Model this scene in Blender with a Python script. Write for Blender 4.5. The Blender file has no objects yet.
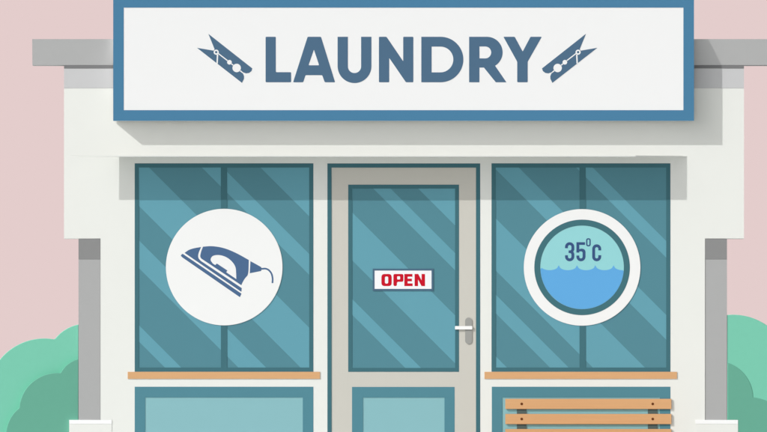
import bpy, bmesh, math, random
from mathutils import Vector

S = bpy.context.scene
COL = S.collection
PX = 160.0            # photograph pixels per metre on the shop front
CX, CY = 383.5, 216.0 # picture centre, pixels
GY = 520.0            # pixel row of the pavement (below the frame)
D = 80.0              # camera distance to the shop front
CZ = 0.45             # camera height above the pavement
HY = GY - CZ * PX     # pixel row of the horizon (just below the frame)
PI = math.pi

# ------------------------------------------------------------------ camera
cam_d = bpy.data.cameras.new('camera')
cam = bpy.data.objects.new('camera', cam_d)
COL.objects.link(cam)
cam.location = (0.0, -D, CZ)
cam.rotation_euler = (math.radians(90), 0, 0)
cam_d.sensor_width = 36.0
cam_d.lens = 36.0 * D / (767.0 / PX)
cam_d.shift_y = (HY - CY) / 767.0
cam_d.clip_start = 1.0
cam_d.clip_end = 2000.0
S.camera = cam

# ------------------------------------------------------------------ sky light and sun
# a shadow moves 2.26 m right and 1.875 m down for each metre the caster stands off the wall
RAY = Vector((2.26, 1.0, -1.875)).normalized()
el = math.asin(-RAY.z)
w = bpy.data.worlds.new('World')
S.world = w
w.use_nodes = True
nt = w.node_tree
nt.nodes.clear()
out = nt.nodes.new('ShaderNodeOutputWorld')
bg = nt.nodes.new('ShaderNodeBackground')
sky = nt.nodes.new('ShaderNodeTexSky')
sky.sky_type = 'NISHITA'
sky.sun_disc = False
sky.sun_elevation = el
sky.sun_rotation = math.atan2(-RAY.x, -RAY.y)
sky.dust_density = 3.0
hsv = nt.nodes.new('ShaderNodeHueSaturation')
hsv.inputs['Saturation'].default_value = 0.12
nt.links.new(sky.outputs[0], hsv.inputs['Color'])
nt.links.new(hsv.outputs[0], bg.inputs['Color'])
bg.inputs['Strength'].default_value = 0.143
nt.links.new(bg.outputs[0], out.inputs['Surface'])

sun_d = bpy.data.lights.new('sun', 'SUN')
sun_d.energy = 3.9
sun_d.angle = math.radians(0.5)
sun_d.color = (1.0, 0.993, 0.98)
sun = bpy.data.objects.new('sun', sun_d)
COL.objects.link(sun)
sun.location = (-8, -8, 10)
sun.rotation_euler = RAY.to_track_quat('-Z', 'Y').to_euler()

S.view_settings.view_transform = 'Standard'
S.view_settings.look = 'None'
S.view_settings.exposure = 0.0
S.view_settings.gamma = 1.0
S.view_settings.use_curve_mapping = False
S.render.engine = 'CYCLES'
S.cycles.use_denoising = True
S.cycles.max_bounces = 8

# ------------------------------------------------------------------ materials
KL = 1.235   # sun plus sky falling on the shop front, in units of a white surface


def lin(c):
    c = c / 255.0
    return c / 12.92 if c <= 0.04045 else ((c + 0.055) / 1.055) ** 2.4


def albedo(rgb, k=KL):
    return tuple(min(0.93, lin(c) / k) for c in rgb)


def mat(name, rgb, rough=0.75, spec=0.08, vary=0.02, scale=9.0, k=KL, metal=0.0):
    """paint / plaster / metal: one base colour with a faint procedural unevenness of the surface itself"""
    m = bpy.data.materials.new(name)
    m.use_nodes = True
    n = m.node_tree
    p = n.nodes['Principled BSDF']
    a = albedo(rgb, k)
    tc = n.nodes.new('ShaderNodeTexCoord')
    no = n.nodes.new('ShaderNodeTexNoise')
    no.inputs['Scale'].default_value = scale
    no.inputs['Detail'].default_value = 5.0
    n.links.new(tc.outputs['Object'], no.inputs['Vector'])
    mx = n.nodes.new('ShaderNodeMix')
    mx.data_type = 'RGBA'
    mx.inputs['A'].default_value = tuple(max(0, v * (1 - vary)) for v in a) + (1,)
    mx.inputs['B'].default_value = tuple(min(0.95, v * (1 + vary)) for v in a) + (1,)
    n.links.new(no.outputs[0], mx.inputs['Factor'])
    n.links.new(mx.outputs['Result'], p.inputs['Base Color'])
    p.inputs['Roughness'].default_value = rough
    p.inputs['Specular IOR Level'].default_value = spec
    p.inputs['Metallic'].default_value = metal
    return m


def wood_mat(name, rgb):
    m = bpy.data.materials.new(name)
    m.use_nodes = True
    n = m.node_tree
    p = n.nodes['Principled BSDF']
    a = albedo(rgb)
    tc = n.nodes.new('ShaderNodeTexCoord')
    mp = n.nodes.new('ShaderNodeMapping')
    mp.inputs['Scale'].default_value = (1.5, 30.0, 45.0)
    no = n.nodes.new('ShaderNodeTexNoise')
    no.inputs['Scale'].default_value = 2.0
    no.inputs['Detail'].default_value = 6.0
    n.links.new(tc.outputs['Object'], mp.inputs['Vector'])
    n.links.new(mp.outputs[0], no.inputs['Vector'])
    mx = n.nodes.new('ShaderNodeMix')
    mx.data_type = 'RGBA'
    mx.inputs['A'].default_value = tuple(v * 0.93 for v in a) + (1,)
    mx.inputs['B'].default_value = tuple(min(1, v * 1.07) for v in a) + (1,)
    n.links.new(no.outputs[0], mx.inputs['Factor'])
    n.links.new(mx.outputs['Result'], p.inputs['Base Color'])
    p.inputs['Roughness'].default_value = 0.6
    p.inputs['Specular IOR Level'].default_value = 0.1
    return m


M = {
    'wall': mat('white_render', (239, 240, 235), 0.9, 0.03, 0.012, 5),
    'trim_white': mat('white_coping', (254, 254, 254), 0.7, 0.03, 0.0),
    'bounce_face': mat('white_bounce_face', (254, 254, 252), 0.8, 0.03, 0.0, k=1.12),  # extra white underside, lifts the shade below the added sheet
    'grey': mat('grey_stone', (178, 178, 178), 0.85, 0.03, 0.015, 14),
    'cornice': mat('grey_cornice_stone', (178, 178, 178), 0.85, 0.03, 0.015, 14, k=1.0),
    'head_shade': mat('painted_shade_grey', (145, 145, 145), 0.85, 0.03, 0.015, 14),  # darker copy of the pillar grey for the overhang's shade
    'shade_line': mat('shade_line_grey', (130, 130, 131), 0.85, 0.03, 0.01),  # even dark grey standing in for shade below the roof slab
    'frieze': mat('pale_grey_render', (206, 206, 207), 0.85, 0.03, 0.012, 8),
    'sign_blue': mat('blue_enamel', (78, 131, 166), 0.5, 0.06, 0.01),
    'sign_face': mat('white_enamel', (246, 246, 246), 0.6, 0.04, 0.004),
    'letter': mat('slate_blue_letters', (82, 112, 139), 0.55, 0.05, 0.01),
    'frame': mat('dark_teal_paint', (70, 115, 125), 0.55, 0.06, 0.015),
    'panel': mat('teal_paint', (87, 140, 154), 0.6, 0.05, 0.012),
    'inset': mat('pale_teal_paint', (142, 191, 197), 0.6, 0.05, 0.01),
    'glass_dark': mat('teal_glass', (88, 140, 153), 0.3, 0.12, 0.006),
    'glass_reflection': mat('painted_glass_reflection', (104, 164, 180), 0.3, 0.12, 0.006),  # paler teal that paints reflections onto the panes
    'door': mat('beige_paint', (209, 206, 197), 0.65, 0.05, 0.012),
    'plate': mat('grey_metal_plate', (163, 163, 159), 0.5, 0.1, 0.01),
    'lever': mat('white_lever', (252, 252, 251), 0.5, 0.08, 0.0),
    'wood': wood_mat('varnished_wood', (222, 173, 125)),
    'iron': mat('dark_iron', (86, 102, 100), 0.6, 0.08, 0.03),
    'screw': mat('brown_screw', (110, 62, 30), 0.5, 0.1, 0.0),
    'disc': mat('white_vinyl', (247, 247, 246), 0.6, 0.04, 0.003),
    'iron_blue': mat('slate_blue_vinyl', (81, 110, 148), 0.6, 0.04, 0.005),
    'ring': mat('dark_teal_vinyl', (70, 116, 125), 0.6, 0.04, 0.005),
    'aqua': mat('pale_aqua_vinyl', (153, 216, 219), 0.6, 0.04, 0.004),
    'water': mat('water_blue_vinyl', (102, 174, 229), 0.6, 0.04, 0.004),
    'digits': mat('navy_vinyl', (62, 88, 132), 0.6, 0.04, 0.004),
    'open_frame': mat('slate_frame', (82, 112, 135), 0.6, 0.05, 0.005),
    'open_face': mat('white_card', (250, 250, 252), 0.7, 0.03, 0.0),
    'open_red': mat('red_letters', (205, 26, 46), 0.7, 0.03, 0.0),
    'leaf_light': mat('light_green_leaves', (126, 204, 178), 0.9, 0.02, 0.02, 30),
    'leaf_dark': mat('dark_green_leaves', (107, 173, 151), 0.9, 0.02, 0.02, 30),
    'paving': mat('pale_paving', (212, 215, 213), 0.9, 0.05, 0.06, 3.0),
    'bounce_layer': mat('pale_bounce_layer', (212, 212, 208), 0.95, 0.03, 0.06, 20),  # added layer toned for the light it bounces onto the wall
    'asphalt': mat('worn_asphalt', (140, 140, 139), 0.9, 0.05, 0.1, 6.0),
}
sm = bpy.data.materials.new('pink_evening_sky')
sm.use_nodes = True
sn = sm.node_tree
sn.nodes.clear()
so = sn.nodes.new('ShaderNodeOutputMaterial')
se = sn.nodes.new('ShaderNodeEmission')
se.inputs['Color'].default_value = (lin(228), lin(205), lin(204), 1)
se.inputs['Strength'].default_value = 1.0
sn.links.new(se.outputs[0], so.inputs['Surface'])
M['sky'] = sm


# ------------------------------------------------------------------ helpers
def P(px, py, d):
    """a point of the photograph, d metres in front of the shop front"""
    k = (D - d) / D
    return Vector(((px - CX) / PX * k, -d, CZ + (HY - py) / PX * k))


def link(name, me, m=None, parent=None):
    o = bpy.data.objects.new(name, me)
    COL.objects.link(o)
    if m is not None and not me.materials:
        me.materials.append(M[m])
    if parent is not None:
        o.parent = parent
    return o


def tag(o, label=None, cat=None, group=None, kind=None):
    if label: o['label'] = label
    if cat: o['category'] = cat
    if group: o['group'] = group
    if kind: o['kind'] = kind
    return o


def thing(name, label, cat, group=None, at=(0, 0, 0)):
    o = bpy.data.objects.new(name, None)
    COL.objects.link(o)
    o.empty_display_size = 0.1
    return tag(o, label, cat, group)


def circle(cx, cy, r, n=72, a0=0.0, a1=2 * PI, ry=None):
    ry = r if ry is None else ry
    full = abs(a1 - a0 - 2 * PI) < 1e-6
    cnt = n if full else n + 1
    return [(cx + r * math.cos(a0 + (a1 - a0) * i / n), cy + ry * math.sin(a0 + (a1 - a0) * i / n)) for i in range(cnt)]


def rect(x0, y0, x1, y1):
    return [(x0, y0), (x1, y0), (x1, y1), (x0, y1)]


def rounded(pts, r, n=4):
    """the same outline with its corners rounded by about r pixels"""
    res = []
    L = len(pts)
    for i in range(L):
        a, b, c = Vector(pts[i - 1]), Vector(pts[i]), Vector(pts[(i + 1) % L])
        u, v = (a - b), (c - b)
        k = min(r, u.length * 0.48, v.length * 0.48)
        s, e = b + u.normalized() * k, b + v.normalized() * k
        for j in range(n + 1):
            t = j / n
            q = s * (1 - t) ** 2 + b * 2 * t * (1 - t) + e * t * t
            res.append((q.x, q.y))
    return res


def slab_mesh(shapes, d, thick, bevel=0.0):
    """outlines in photograph pixels (a list of loops, inner loops are holes), front face d metres out, solid"""
    cu = bpy.data.curves.new('outline', 'CURVE')
    cu.dimensions = '2D'
    cu.fill_mode = 'BOTH'
    cu.extrude = thick / 2 - bevel
    if bevel:
        cu.bevel_depth = bevel
        cu.bevel_resolution = 3
        cu.offset = -bevel
    for lp in shapes:
        sp = cu.splines.new('POLY')
        sp.points.add(len(lp) - 1)
        for q, (x, y) in zip(sp.points, lp):
            v = P(x, y, d)
            q.co = (v.x, v.z, 0, 1)
        sp.use_cyclic_u = True
    o = bpy.data.objects.new('outline', cu)
    COL.objects.link(o)
    dg = bpy.context.evaluated_depsgraph_get()
    dg.update()
    me = bpy.data.meshes.new_from_object(o.evaluated_get(dg), depsgraph=dg)
    bpy.data.objects.remove(o)
    bpy.data.curves.remove(cu)
    me.materials.clear()
    for v in me.vertices:
        x, z, q = v.co
        v.co = (x, -q - d + thick / 2, z)
    bm = bmesh.new()
    bm.from_mesh(me)
    bmesh.ops.remove_doubles(bm, verts=bm.verts, dist=1e-5)
    bmesh.ops.recalc_face_normals(bm, faces=bm.faces)
    bm.to_mesh(me)
    bm.free()
    me.update()
    return me


def slab(name, shapes, d, thick, m, parent=None, bevel=0.0):
    return link(name, slab_mesh(shapes, d, thick, bevel), m, parent)


def join_meshes(ms):
    bm = bmesh.new()
    for me in ms:
        bm.from_mesh(me)
    r = bpy.data.meshes.new('joined')
    bm.to_mesh(r)
    bm.free()
    return r


def box_mesh(x0, y0, z0, x1, y1, z1, bevel=0.0):
    bm = bmesh.new()
    bmesh.ops.create_cube(bm, size=1.0)
    for v in bm.verts:
        v.co = Vector((x0 + (v.co.x + .5) * (x1 - x0), y0 + (v.co.y + .5) * (y1 - y0), z0 + (v.co.z + .5) * (z1 - z0)))
    if bevel:
        bmesh.ops.bevel(bm, geom=list(bm.edges), offset=bevel, segments=2, affect='EDGES')
    me = bpy.data.meshes.new('box')
    bm.to_mesh(me)
    bm.free()
    return me


def clip(poly, a, b, c):
    """keep the part of poly where a*x + b*y >= c"""
    res = []
    for i in range(len(poly)):
        p, q = poly[i - 1], poly[i]
        fp, fq = a * p[0] + b * p[1] - c, a * q[0] + b * q[1] - c
        if (fp >= 0) != (fq >= 0):
            t = fp / (fp - fq)
            res.append((p[0] + t * (q[0] - p[0]), p[1] + t * (q[1] - p[1])))
        if fq >= 0:
            res.append(q)
    return res


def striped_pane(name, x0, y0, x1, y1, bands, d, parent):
    """a pane of teal glass with reflections painted on as diagonal pale stripes; bands are ranges of (row - column)"""
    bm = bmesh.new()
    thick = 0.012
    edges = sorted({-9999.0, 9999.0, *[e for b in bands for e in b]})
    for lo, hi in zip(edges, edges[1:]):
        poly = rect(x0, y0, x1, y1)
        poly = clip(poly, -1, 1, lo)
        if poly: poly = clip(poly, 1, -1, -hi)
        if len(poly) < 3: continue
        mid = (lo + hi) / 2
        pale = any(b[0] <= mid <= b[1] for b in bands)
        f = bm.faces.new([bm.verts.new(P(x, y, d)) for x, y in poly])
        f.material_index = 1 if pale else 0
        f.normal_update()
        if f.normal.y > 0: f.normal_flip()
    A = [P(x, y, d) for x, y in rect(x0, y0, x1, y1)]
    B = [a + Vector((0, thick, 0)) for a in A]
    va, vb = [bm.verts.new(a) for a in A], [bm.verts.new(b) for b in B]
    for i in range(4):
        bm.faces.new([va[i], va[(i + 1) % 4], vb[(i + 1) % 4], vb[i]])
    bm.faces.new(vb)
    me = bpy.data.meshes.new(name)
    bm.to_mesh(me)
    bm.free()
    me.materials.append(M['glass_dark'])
    me.materials.append(M['glass_reflection'])
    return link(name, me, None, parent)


# ------------------------------------------------------------------ setting
tag(link('sky', box_mesh(-160, 120, -20, 160, 120.5, 110), 'sky'), kind='structure')
tag(link('ground', box_mesh(-200, -300, -0.32, 200, 119, -0.12), 'asphalt'), kind='structure')
tag(link('pavement', box_mesh(-40, -16, -0.12, 40, 8, 0.0, 0.01), 'paving'), kind='structure')

# ------------------------------------------------------------------ shop building
shop = thing('shop_building', 'white flat roofed laundry shop front with teal windows and grey corner pillars', 'building')
# facade: wide upper band above a narrower lower wall, real openings for windows, panels and door
OUT = [(64, 88.2), (744, 88.2), (744, 238.5), (705, 238.5), (705, GY), (480.2, GY), (480.2, 163.4),
       (327.4, 163.4), (327.4, GY), (100.5, GY), (100.5, 238.5), (64, 238.5)]
holes = [rect(134.7, 163.3, 313.4, 371.8), rect(491.5, 163.3, 670.4, 371.8),
         rect(134.7, 386.8, 313.4, 498), rect(491.8, 386.8, 670.4, 498)]
slab('wall', [OUT] + holes, 0.0, 0.2, 'wall', shop)
# rooms behind
a, b = P(78.5, 66, 0), P(727, GY, 0)
link('rear_wall', box_mesh(a.x, 0.201, 0, b.x, 4.0, a.z), 'grey', shop)
# roof slab, dark strip painting the shade under it, frieze
a, b = P(32.2, 39, 0.04), P(776, 65, 0.003)
bm = bmesh.new()
prof = [(-0.003, b.z), (-0.04, a.z), (0.2, a.z), (0.2, b.z)]   # the front leans outwards to the top
ends = [[bm.verts.new((x, y, z)) for y, z in prof] for x in (a.x, b.x)]
bm.faces.new(ends[0]); bm.faces.new(ends[1])
for i in range(4):
    bm.faces.new([ends[0][i], ends[0][(i + 1) % 4], ends[1][(i + 1) % 4], ends[1][i]])
bmesh.ops.recalc_face_normals(bm, faces=bm.faces)
me = bpy.data.meshes.new('cornice')
bm.to_mesh(me); bm.free()
link('cornice', me, 'cornice', shop)
slab('shade_line', [rect(64, 65.15, 744, 68.2)], 0.0025, 0.2, 'shade_line', shop)
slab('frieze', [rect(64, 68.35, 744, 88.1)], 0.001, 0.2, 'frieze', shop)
# thin added sheet, cut askew so its shade falls as a straight band
dc = 43.0 / PX / 1.875
xs = 43.0 * 2.26 / 1.875
pts = [(119, 0.0), (687, 0.0), (687 - xs, dc), (119 - xs, dc)]
bm = bmesh.new()
zt, zb = (GY - 156.2) / PX, (GY - 157.0) / PX
lo = [bm.verts.new(((x - CX) / PX, -q + (0.0 if q else -0.0005), zb)) for x, q in pts]
hi = [bm.verts.new(((x - CX) / PX, -q + (0.0 if q else -0.0005), zt)) for x, q in pts]
bm.faces.new(lo); bm.faces.new(hi)
for i in range(4):
    bm.faces.new([lo[i], lo[(i + 1) % 4], hi[(i + 1) % 4], hi[i]])
bmesh.ops.recalc_face_normals(bm, faces=bm.faces)
me = bpy.data.meshes.new('shade_sheet')
bm.to_mesh(me); bm.free()
me.materials.append(M['wall'])
me.materials.append(M['bounce_face'])
for p in me.polygons:
    p.material_index = 1 if p.normal.z < -0.5 else 0
can = link('shade_sheet', me, 'wall', shop)
bm = bmesh.new()   # added pale layer evening the light bounced up the wall, set back at edges
fp = [(119 + 2, 0.003), (687 - 4, 0.003), (687 - xs - 1, dc - 0.006), (119 - xs + 4, dc - 0.006)]
lo = [bm.verts.new(((x - CX) / PX, -q, zt + 0.0002)) for x, q in fp]
hi = [bm.verts.new(((x - CX) / PX, -q, zt + 0.0015)) for x, q in fp]
bm.faces.new(lo); bm.faces.new(hi)
for i in range(4):
    bm.faces.new([lo[i], lo[(i + 1) % 4], hi[(i + 1) % 4], hi[i]])
bmesh.ops.recalc_face_normals(bm, faces=bm.faces)
me = bpy.data.meshes.new('bounce_layer')
bm.to_mesh(me); bm.free()
link('bounce_layer', me, 'bounce_layer', can)
# grey corner pillars, dark top blocks painting the overhang's shade, white capped plinths
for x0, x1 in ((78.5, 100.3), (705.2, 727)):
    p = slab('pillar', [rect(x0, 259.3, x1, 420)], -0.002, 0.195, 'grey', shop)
    slab('pillar_shade', [rect(x0, 238.8, x1, 259.2)], -0.001, 0.195, 'head_shade', p)
for x0, x1 in ((69.2, 111.8), (695.3, 738.0)):
    p = slab('plinth', [rect(x0, 423.95, x1, GY)], 0.0016, 0.25, 'wall', shop)
    slab('plinth_cap', [rect(x0, 420, x1, 423.9)], 0.0024, 0.252, 'trim_white', p)


def window(x0, x1, bands, mx0, mx1):
    y0, y1 = 163.3, 371.8
    t = 4.2
    f = slab('window', [rect(x0, y0, x1, y1), rect(x0 + t, y0 + t, mx0, y1 - t), rect(mx1, y0 + t, x1 - t, y1 - t)],
             0.0006, 0.06, 'frame', shop)
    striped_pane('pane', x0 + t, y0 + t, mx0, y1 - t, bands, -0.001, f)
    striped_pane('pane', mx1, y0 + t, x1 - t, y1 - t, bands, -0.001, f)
    s = slab('windowsill', [rect(x0 - 7, 371.9, x1 + 6.6, 378.9)], 0.003, 0.06, 'wood', shop)
    return f


window(134.7, 313.4, [(-9999, -93), (-55.2, -34.4), (18.5, 67), (101.5, 129.2), (186.4, 202.7)], 220.9, 227.1)
window(491.5, 670.4, [(-425.2, -408.6), (-351.2, -326.5), (-277.3, -225.2), (-201, -182.4), (-139.4, 9999)], 579.5, 585.7)


def low_panel(x0, x1):
    o = rect(x0, 386.8, x1, 498)
    i = rect(x0 + 10.5, 397.5, x1 - 10.6, 487)
    p = slab('lower_panel', [o, i], 0.0006, 0.05, 'panel', shop)
    slab('panel_inset', [i], -0.001, 0.03, 'inset', p)


low_panel(134.7, 313.4)
low_panel(491.8, 670.4)

# door: dark frame, beige leaf, glazed upper half, panelled lower half, lever handle
slab('door_frame', [[(327.4, 163.4), (480.2, 163.4), (480.2, GY), (476, GY), (476, 167.6), (331.6, 167.6), (331.6, GY), (327.4, GY)]],
     0.0006, 0.12, 'frame', shop)
gl_o, gl_i = rect(348.2, 184.6, 459, 371.9), rect(352.1, 188.5, 455.1, 368.0)
pn_o, pn_i = rect(352, 387, 454.6, 500), rect(363, 397.6, 444.5, 489)
door = slab('door', [rect(331.6, 167.6, 476, GY - 1.5), gl_o, pn_o], -0.001, 0.05, 'door', shop)
slab('glazing_frame', [gl_o, gl_i], -0.0004, 0.05, 'frame', door)
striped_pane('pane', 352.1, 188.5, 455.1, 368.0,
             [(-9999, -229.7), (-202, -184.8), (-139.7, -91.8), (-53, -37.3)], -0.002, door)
slab('door_panel', [pn_o, pn_i], -0.0004, 0.045, 'panel', door)
slab('panel_inset', [pn_i], -0.002, 0.03, 'inset', door)
cap = circle(468.6, 321.1, 3.5, 16, PI, 2 * PI) + circle(468.6, 340.7, 3.5, 16, 0, PI)
slab('handle_plate', [cap], 0.002, 0.0032, 'plate', door)
slab('handle', [rounded(rect(455, 326.1, 472.3, 329.5), 0.6)], 0.007, 0.005, 'lever', door)

# ------------------------------------------------------------------ big shop sign
sign = thing('shop_sign', 'large white LAUNDRY sign with thick blue frame above the shop door', 'shop sign')
DS = 0.08
so_, si_ = rect(113.2, -3.2, 694.0, 120.8), rect(123.7, 7.5, 683.4, 110.1)
slab('sign_frame', [so_, si_], DS, 0.004, 'sign_blue', sign)
slab('casing', [so_], DS - 0.0041, DS - 0.0131, 'sign_face', sign)
slab('sign_face', [si_], DS - 0.001, 0.003, 'sign_face', sign)
T0, T1 = 36.7, 82.2
LET = []
LET.append([[(265.6, T0), (275.8, T0), (275.8, 72.1), (291.1, 72.1), (291.1, T1), (265.6, T1)]])
LET.append([[(307.6, T0), (321.0, T0), (335.1, T1), (324.7, T1), (322.2, 75.1), (305.5, 75.1), (303.2, T1), (293.1, T1)],
            [(313.9, 49.4), (319.1, 65.2), (308.5, 65.2)]])
LET.append([[(337.6, T0), (347.9, T0), (347.9, 66.4)] + circle(354.5, 66.4, 6.6, 16, PI, 0) +
            [(361.1, T0), (371.4, T0)] + circle(354.5, 66.1, 16.9, 28, 0, PI)])
LET.append([[(378.9, T1), (378.9, T0), (386.5, T0), (403.2, 61.3), (403.2, T0), (413.3, T0), (413.3, T1), (405.9, T1), (389.2, 57.8), (389.2, T1)]])
LET.append([[(421.3, T0)] + circle(440.6, 59.45, 22.75, 32, -PI / 2, PI / 2) + [(421.3, T1)],
            [(431.6, 46.5)] + circle(440.4, 59.4, 12.9, 24, -PI / 2, PI / 2) + [(431.6, 72.3)]])
bowl = circle(487.0, 52.3, 15.6, 24, -PI / 2, 1.03)
LET.append([[(469.1, T0)] + bowl + [(506.4, T1), (495.8, T1), (483.9, 67.5), (479.4, 67.5), (479.4, T1), (469.1, T1)],
            [(479.4, 46.4)] + circle(485.2, 52.35, 6.0, 16, -PI / 2, PI / 2) + [(479.4, 58.3)]])
LET.append([[(503.4, T0), (514.7, T0), (522.7, 51.5), (530.5, T0), (541.8, T0), (527.7, 61.6), (527.7, T1), (517.2, T1), (517.2, 61.6)]])
ms = []
for shp in LET:
    ms.append(slab_mesh([rounded(l, 0.9, 3) if len(l) < 14 else l for l in shp], DS - 0.0004, 0.0012))
link('lettering', join_meshes(ms), 'letter', sign)


def peg(fx):
    """clothes peg emblem; zoomed coordinates to picture, fx mirrors"""
    def q(p): return (fx(190 + p[0] / 6.643), 25 + p[1] / 6.643)
    body = [(122, 58), (414, 288), (408, 306), (392, 318), (372, 321), (352, 314), (336, 300), (330, 306),
            (352, 322), (359, 340), (358, 358), (345, 384), (46, 151), (158, 170), (163, 160)]
    e = slab('clothespin_emblem', [[q(p) for p in body]], DS - 0.0004, 0.0012, 'letter', sign)

    def seg(p0, p1, wd):
        u = (Vector(p1) - Vector(p0)).normalized()
        n = Vector((-u.y, u.x)) * wd / 2
        return [q(v) for v in (Vector(p0) + n, Vector(p1) + n, Vector(p1) - n, Vector(p0) - n)]
    k = [slab_mesh([[q(c) for c in circle(310, 285, 28, 32)]], DS - 0.0001, 0.0012),
         slab_mesh([[q(c) for c in circle(262, 247, 15.5, 24)]], DS - 0.0001, 0.0012),
         slab_mesh([[q(c) for c in circle(174, 180, 17, 24)], [q(c) for c in circle(174, 180, 8, 16)]], DS - 0.0001, 0.0012),
         slab_mesh([seg((188, 189), (249, 236), 7)], DS - 0.0001, 0.0012),
         slab_mesh([seg((275, 257), (287, 267), 7)], DS - 0.0001, 0.0012),
         slab_mesh([seg((183, 196), (180, 256), 9)], DS - 0.0001, 0.0012)]
    link('spring', join_meshes(k), 'sign_face', e)


peg(lambda x: x)
peg(lambda x: 397.15 * 2 - x)
for x in (180, 630):
    a, b = P(x - 8, 90, 0), P(x + 8, 112, 0)
    link('bracket', box_mesh(a.x, -0.0088, b.z, b.x, -0.0012, a.z), 'iron', sign)

# ------------------------------------------------------------------ round window signs
gw = None
sg = thing('iron_sign', 'round white disc with blue clothes iron picture on the left window', 'window sign')
slab('disc', [circle(224.2, 267.1, 58.3, 120)], 0.0014, 0.0007, 'disc', sg)


def qi(p): return (172 + p[0] / 6.173, 236 + p[1] / 6.173)


def soft(run, n=3):
    """cut the corners of an open run of points, ends kept"""
    for _ in range(n):
        r = [run[0]]
        for p, q in zip(run, run[1:]):
            r += [(p[0] * .75 + q[0] * .25, p[1] * .75 + q[1] * .25), (p[0] * .25 + q[0] * .75, p[1] * .25 + q[1] * .75)]
        run = r + [run[-1]]
    return run


irons = [
    [[(66, 110), (61, 112), (54, 121), (62, 131), (419, 378), (429, 356)]],
    [soft([(78, 104), (104, 85), (136, 75), (180, 68)]) + soft([(180, 68), (163, 105), (160, 135), (178, 154)]) + [(431, 322), (428, 345), (80, 106)]],
    [soft([(191, 66), (250, 61), (325, 74), (400, 106), (474, 148)]) + soft([(474, 148), (472, 240), (452, 258), (436, 285), (428, 304)]) +
     soft([(428, 304), (200, 152), (172, 134), (178, 100), (191, 66)])[1:-1],
     soft([(252, 170), (234, 146), (252, 118), (305, 117), (355, 140), (393, 185), (396, 232), (397, 266)]) + [(332, 222), (285, 191)]],
    [[(277, 170), (342, 213), (334, 224), (285, 191), (266, 180)]],
    [[(484, 155), (551, 192), (551, 216), (480, 230)]],
]
ck = soft([(550, 203), (585, 200), (612, 224), (622, 258), (620, 291)])
up, dn = [], []
for i, p in enumerate(ck):
    u = Vector(ck[min(i + 1, len(ck) - 1)]) - Vector(ck[max(i - 1, 0)])
    n = Vector((-u.y, u.x)).normalized() * 5.2
    up.append(tuple(Vector(p) + n)); dn.append(tuple(Vector(p) - n))
irons.append([up + dn[::-1]])
ms = []
for j, s in enumerate(irons):
    ms.append(slab_mesh([[qi(p) for p in lp] for lp in s], 0.0017 + 0.0001 * (j == 3), 0.0005))
link('picture', join_meshes(ms), 'iron_blue', sg)

sg = thing('temperature_sign', 'round white porthole sign reading 35 degrees C above blue water on the right window', 'window sign')
gx, gy = 582.1, 267.4
slab('disc', [circle(gx, gy, 58.3, 120)], 0.0014, 0.0007, 'disc', sg)
slab('ring', [circle(gx, gy, 47.8, 100), circle(gx, gy, 41.8, 100)], 0.0019, 0.0004, 'ring', sg)
slab('porthole', [circle(gx, gy, 41.75, 100)], 0.0017, 0.0002, 'aqua', sg)
wave = []
peaks = [522.1 + 18.3 * i for i in range(9)]
for p0, p1 in zip(peaks, peaks[1:]):
    for i in range(12):
        t = i / 12
        x = p0 + (p1 - p0) * t
        y = 265.3 + 4.9 * math.sqrt(max(0.0, 1 - (2 * t - 1) ** 2)) ** 1.0
        wave.append((x, y))
wave = [(x, y) for x, y in wave if (x - gx) ** 2 + (y - gy) ** 2 < 41.6 ** 2]
a1 = math.atan2(wave[-1][1] - gy, wave[-1][0] - gx)
a0 = math.atan2(wave[0][1] - gy, wave[0][0] - gx)
if a0 < 0: a0 += 2 * PI
slab('water', [wave + circle(gx, gy, 41.7, 60, a1 + 0.02, a0 - 0.02)], 0.0020, 0.0002, 'water', sg)


def arc(cx, cy, r, a0, a1, n=12):
    return circle(cx, cy, r, n, a0 * PI, a1 * PI)


def three(x, y, w_, h, s):
    r, m_ = w_ / 2, h / 2
    o = (arc(r, r, r, -1, 0) + [(w_, m_ - 2), (w_ - 1.0, m_), (w_, m_ + 2)] + arc(r, h - r, r, 0, 1) +
         [(0, h - r - 1.4), (s, h - r - 1.4)] + arc(r, h - r, r - s, 1, 0) +
         [(w_ - s, m_ + 2.4), (w_ - s - .9, m_ + 1.35), (3.6, m_ + 1.35), (3.6, m_ - 1.35), (w_ - s - .9, m_ - 1.35), (w_ - s, m_ - 2.4)] +
         arc(r, r, r - s, 0, -1) + [(s, r + 1.4), (0, r + 1.4)])
    return [[(x + a, y + b) for a, b in o]]


def five(x, y, w_, h, s):
    r = w_ / 2
    o = ([(0, 0), (w_ - .5, 0), (w_ - .5, s - .2), (s, s - .2), (s, 7.0), (r, 6.5)] + arc(w_ - 3.4, 9.9, 3.4, -.5, 0, 8) + arc(r, h - r, r, 0, 1) +
         [(0, h - r - 1.2), (s, h - r - 1.2)] + arc(r, h - r, r - s, 1, 0) + [(w_ - s, 10.2), (w_ - s - .9, 9.2), (s, 9.2), (s, 10.4), (0, 10.4)])
    return [[(x + a, y + b) for a, b in o]]


def cee(x, y, w_, h, s):
    r = w_ / 2
    o = (arc(r, r, r, 0, -1) + arc(r, h - r, r, 1, 0) + [(w_, h - r - 1.6), (w_ - s, h - r - 1.6)] + arc(r, h - r, r - s, 0, 1) +
         arc(r, r, r - s, -1, 0) + [(w_ - s, r + 1.6), (w_, r + 1.6)])
    return [[(x + a, y + b) for a, b in o]]


def oh(x, y, w_, h, s, t=None):
    t = s if t is None else t
    return [rect(x, y, x + w_, y + h), rect(x + s, y + t, x + w_ - s, y + h - t)]


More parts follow.
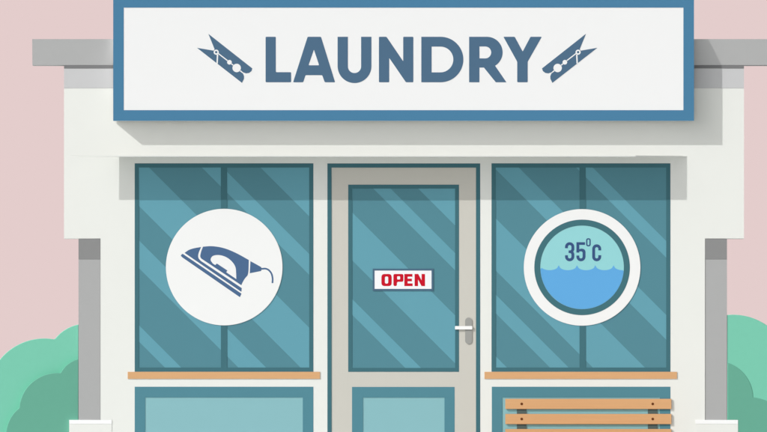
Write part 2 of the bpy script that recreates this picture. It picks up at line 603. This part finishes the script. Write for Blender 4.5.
ms = []
for shp, r in ((three(565.0, 242.2, 9.3, 19.1, 2.9), 0), (five(576.4, 242.2, 9.1, 19.1, 2.9), 0),
               (oh(586.1, 238.2, 4.6, 8.2, 1.3), 2.2), (cee(592.2, 244.3, 9.0, 17.0, 2.9), 0)):
    ms.append(slab_mesh([rounded(l, r, 4) if r else l for l in shp], 0.0020, 0.0002))
link('lettering', join_meshes(ms), 'digits', sg)

# ------------------------------------------------------------------ OPEN sign on the door
sg = thing('open_sign', 'small white OPEN sign with red letters hanging on the door glass', 'door sign')
o_, i_ = rect(372.7, 268.7, 433.4, 290.8), rect(374.6, 270.6, 431.5, 288.9)
slab('sign_frame', [o_, i_], 0.0008, 0.0016, 'open_frame', sg)
slab('sign_face', [i_], 0.0005, 0.001, 'open_face', sg)
y0, h = 274.0, 12.1
s = 3.3
ms = [slab_mesh([rounded(rect(381.4, y0, 391.7, y0 + h), 3.2), rounded(rect(381.4 + 3.5, y0 + 2.5, 391.7 - 3.5, y0 + h - 2.5), 1.5)], 0.0008, 0.0002),
      slab_mesh([rounded([(393.4, y0), (403.4, y0), (403.4, y0 + 7.8), (396.9, y0 + 7.8), (396.9, y0 + h), (393.4, y0 + h)], 1.7),
                 rounded(rect(397.1, y0 + 2.3, 400.1, y0 + 5.5), 0.8)], 0.0008, 0.0002),
      slab_mesh([[(404.3, y0), (412.4, y0), (412.4, y0 + 2.7), (407.6, y0 + 2.7), (407.6, y0 + 4.7), (411.9, y0 + 4.7), (411.9, y0 + 7.3), (407.6, y0 + 7.3),
                  (407.6, y0 + h - 2.7), (412.6, y0 + h - 2.7), (412.6, y0 + h), (404.3, y0 + h)]], 0.0008, 0.0002),
      slab_mesh([[(414.6, y0), (418.2, y0), (421.6, y0 + 6.4), (421.6, y0), (425.0, y0), (425.0, y0 + h), (421.5, y0 + h), (418.0, y0 + 5.4), (418.0, y0 + h), (414.6, y0 + h)]], 0.0008, 0.0002)]
link('lettering', join_meshes(ms), 'open_red', sg)

# ------------------------------------------------------------------ bench under the right window
bench = thing('bench', 'wooden slatted bench with dark iron legs under the right window', 'bench')
bx0, bx1 = P(505.3, 0, 0).x, P(671.4, 0, 0).x
lx = [P(521.7, 0, 0).x, P(652.7, 0, 0).x]


def screw_mesh(x, y, z, ax, r=0.0085):
    bm = bmesh.new()
    n = 14
    if ax == 'y':
        A = [bm.verts.new((x + r * math.cos(2 * PI * i / n), y, z + r * math.sin(2 * PI * i / n))) for i in range(n)]
        B = [bm.verts.new((x + r * math.cos(2 * PI * i / n), y + .006, z + r * math.sin(2 * PI * i / n))) for i in range(n)]
    else:
        A = [bm.verts.new((x + r * math.cos(2 * PI * i / n), y + r * math.sin(2 * PI * i / n), z)) for i in range(n)]
        B = [bm.verts.new((x + r * math.cos(2 * PI * i / n), y + r * math.sin(2 * PI * i / n), z - .006)) for i in range(n)]
    bm.faces.new(A); bm.faces.new(B)
    for i in range(n):
        bm.faces.new([A[i], A[(i + 1) % n], B[(i + 1) % n], B[i]])
    bmesh.ops.recalc_face_normals(bm, faces=bm.faces)
    me = bpy.data.meshes.new('screw')
    bm.to_mesh(me); bm.free()
    return me


for py in (398.9, 414.0, 429.1):
    zt_, zb_ = (GY - py) / PX, (GY - py - 10.2) / PX
    sl = link('back_slat', box_mesh(bx0, -0.0085, zb_, bx1, -0.0023, zt_, 0.0008), 'wood', bench)
    for x in lx:
        link('screw', screw_mesh(x, -0.0090, (zt_ + zb_) / 2, 'y'), 'screw', sl)
for k in range(4):
    y1 = -0.055 - k * 0.095
    sl = link('seat_slat', box_mesh(bx0, y1 - 0.08, 0.42, bx1, y1, 0.442, 0.002), 'wood', bench)
    for x in lx:
        link('screw', screw_mesh(x, y1 - 0.04, 0.4425, 'z'), 'screw', sl)
for x in lx:
    link('leg', box_mesh(x - 0.03, -0.0022, 0, x + 0.03, 0.0008, (GY - 402) / PX, 0.0003), 'iron', bench)
    link('seat_bearer', box_mesh(x - 0.03, -0.43, 0.385, x + 0.03, -0.0024, 0.4195, 0.001), 'iron', bench)
    link('leg', box_mesh(x - 0.03, -0.42, 0, x + 0.03, -0.385, 0.3845, 0.001), 'iron', bench)


# ------------------------------------------------------------------ bushes beside the shop
def bush(circles, centre, d, thick, m, label, xmin=None, xmax=None):
    """a clipped cloud bush: the joined outline of its rounded lobes, thick, with a rounded rim"""
    pts = []
    n = 420
    c0 = Vector(centre)
    for i in range(n):
        a = 2 * PI * i / n
        u = Vector((math.cos(a), math.sin(a)))
        best = 0.0
        for (x, y, r) in circles:
            o = c0 - Vector((x, y))
            bq = o.dot(u)
            cq = o.dot(o) - r * r
            disc = bq * bq - cq
            if disc > 0:
                best = max(best, -bq + math.sqrt(disc))
        p = c0 + u * best
        pts.append((p.x, p.y))
    pts = clip(pts, 0, -1, -GY)
    if xmin is not None: pts = clip(pts, 1, 0, xmin)
    if xmax is not None: pts = clip(pts, -1, 0, -xmax)
    o = slab('bush', [pts], d, thick, m, None, bevel=0.003)
    for p in o.data.polygons:
        p.use_smooth = False
    tag(o, label, 'bush', 'bushes beside the shop')


bush([(44.3, 395.7, 57.2), (86, 363, 39.2), (10, 455, 62), (60, 460, 70), (-40, 440, 50)], (40, 440), -0.06, 0.45, 'leaf_light',
     'light green rounded bush left of the shop, taller and behind a darker one', xmax=78.45)
bush([(57, 411, 38), (40, 435, 34), (84, 384.5, 26), (30, 480, 46), (62, 470, 60)], (56, 440), -0.02, 0.42, 'leaf_dark',
     'dark green low bush against the left grey pillar, in front of a lighter one', xmax=78.45)
bush([(733, 373.7, 59), (700, 400, 60), (785, 420, 62), (740, 460, 70), (800, 470, 60)], (745, 430), -0.001, 0.45, 'leaf_light',
     'light green rounded bush right of the shop, taller and behind a darker one', xmin=727.4)
bush([(716, 398, 37.2), (748, 445, 48), (780, 480, 45), (740, 475, 50)], (735, 440), 0.0008, 0.42, 'leaf_dark',
     'dark green low bush against the right grey pillar, in front of a lighter one', xmin=727.6)
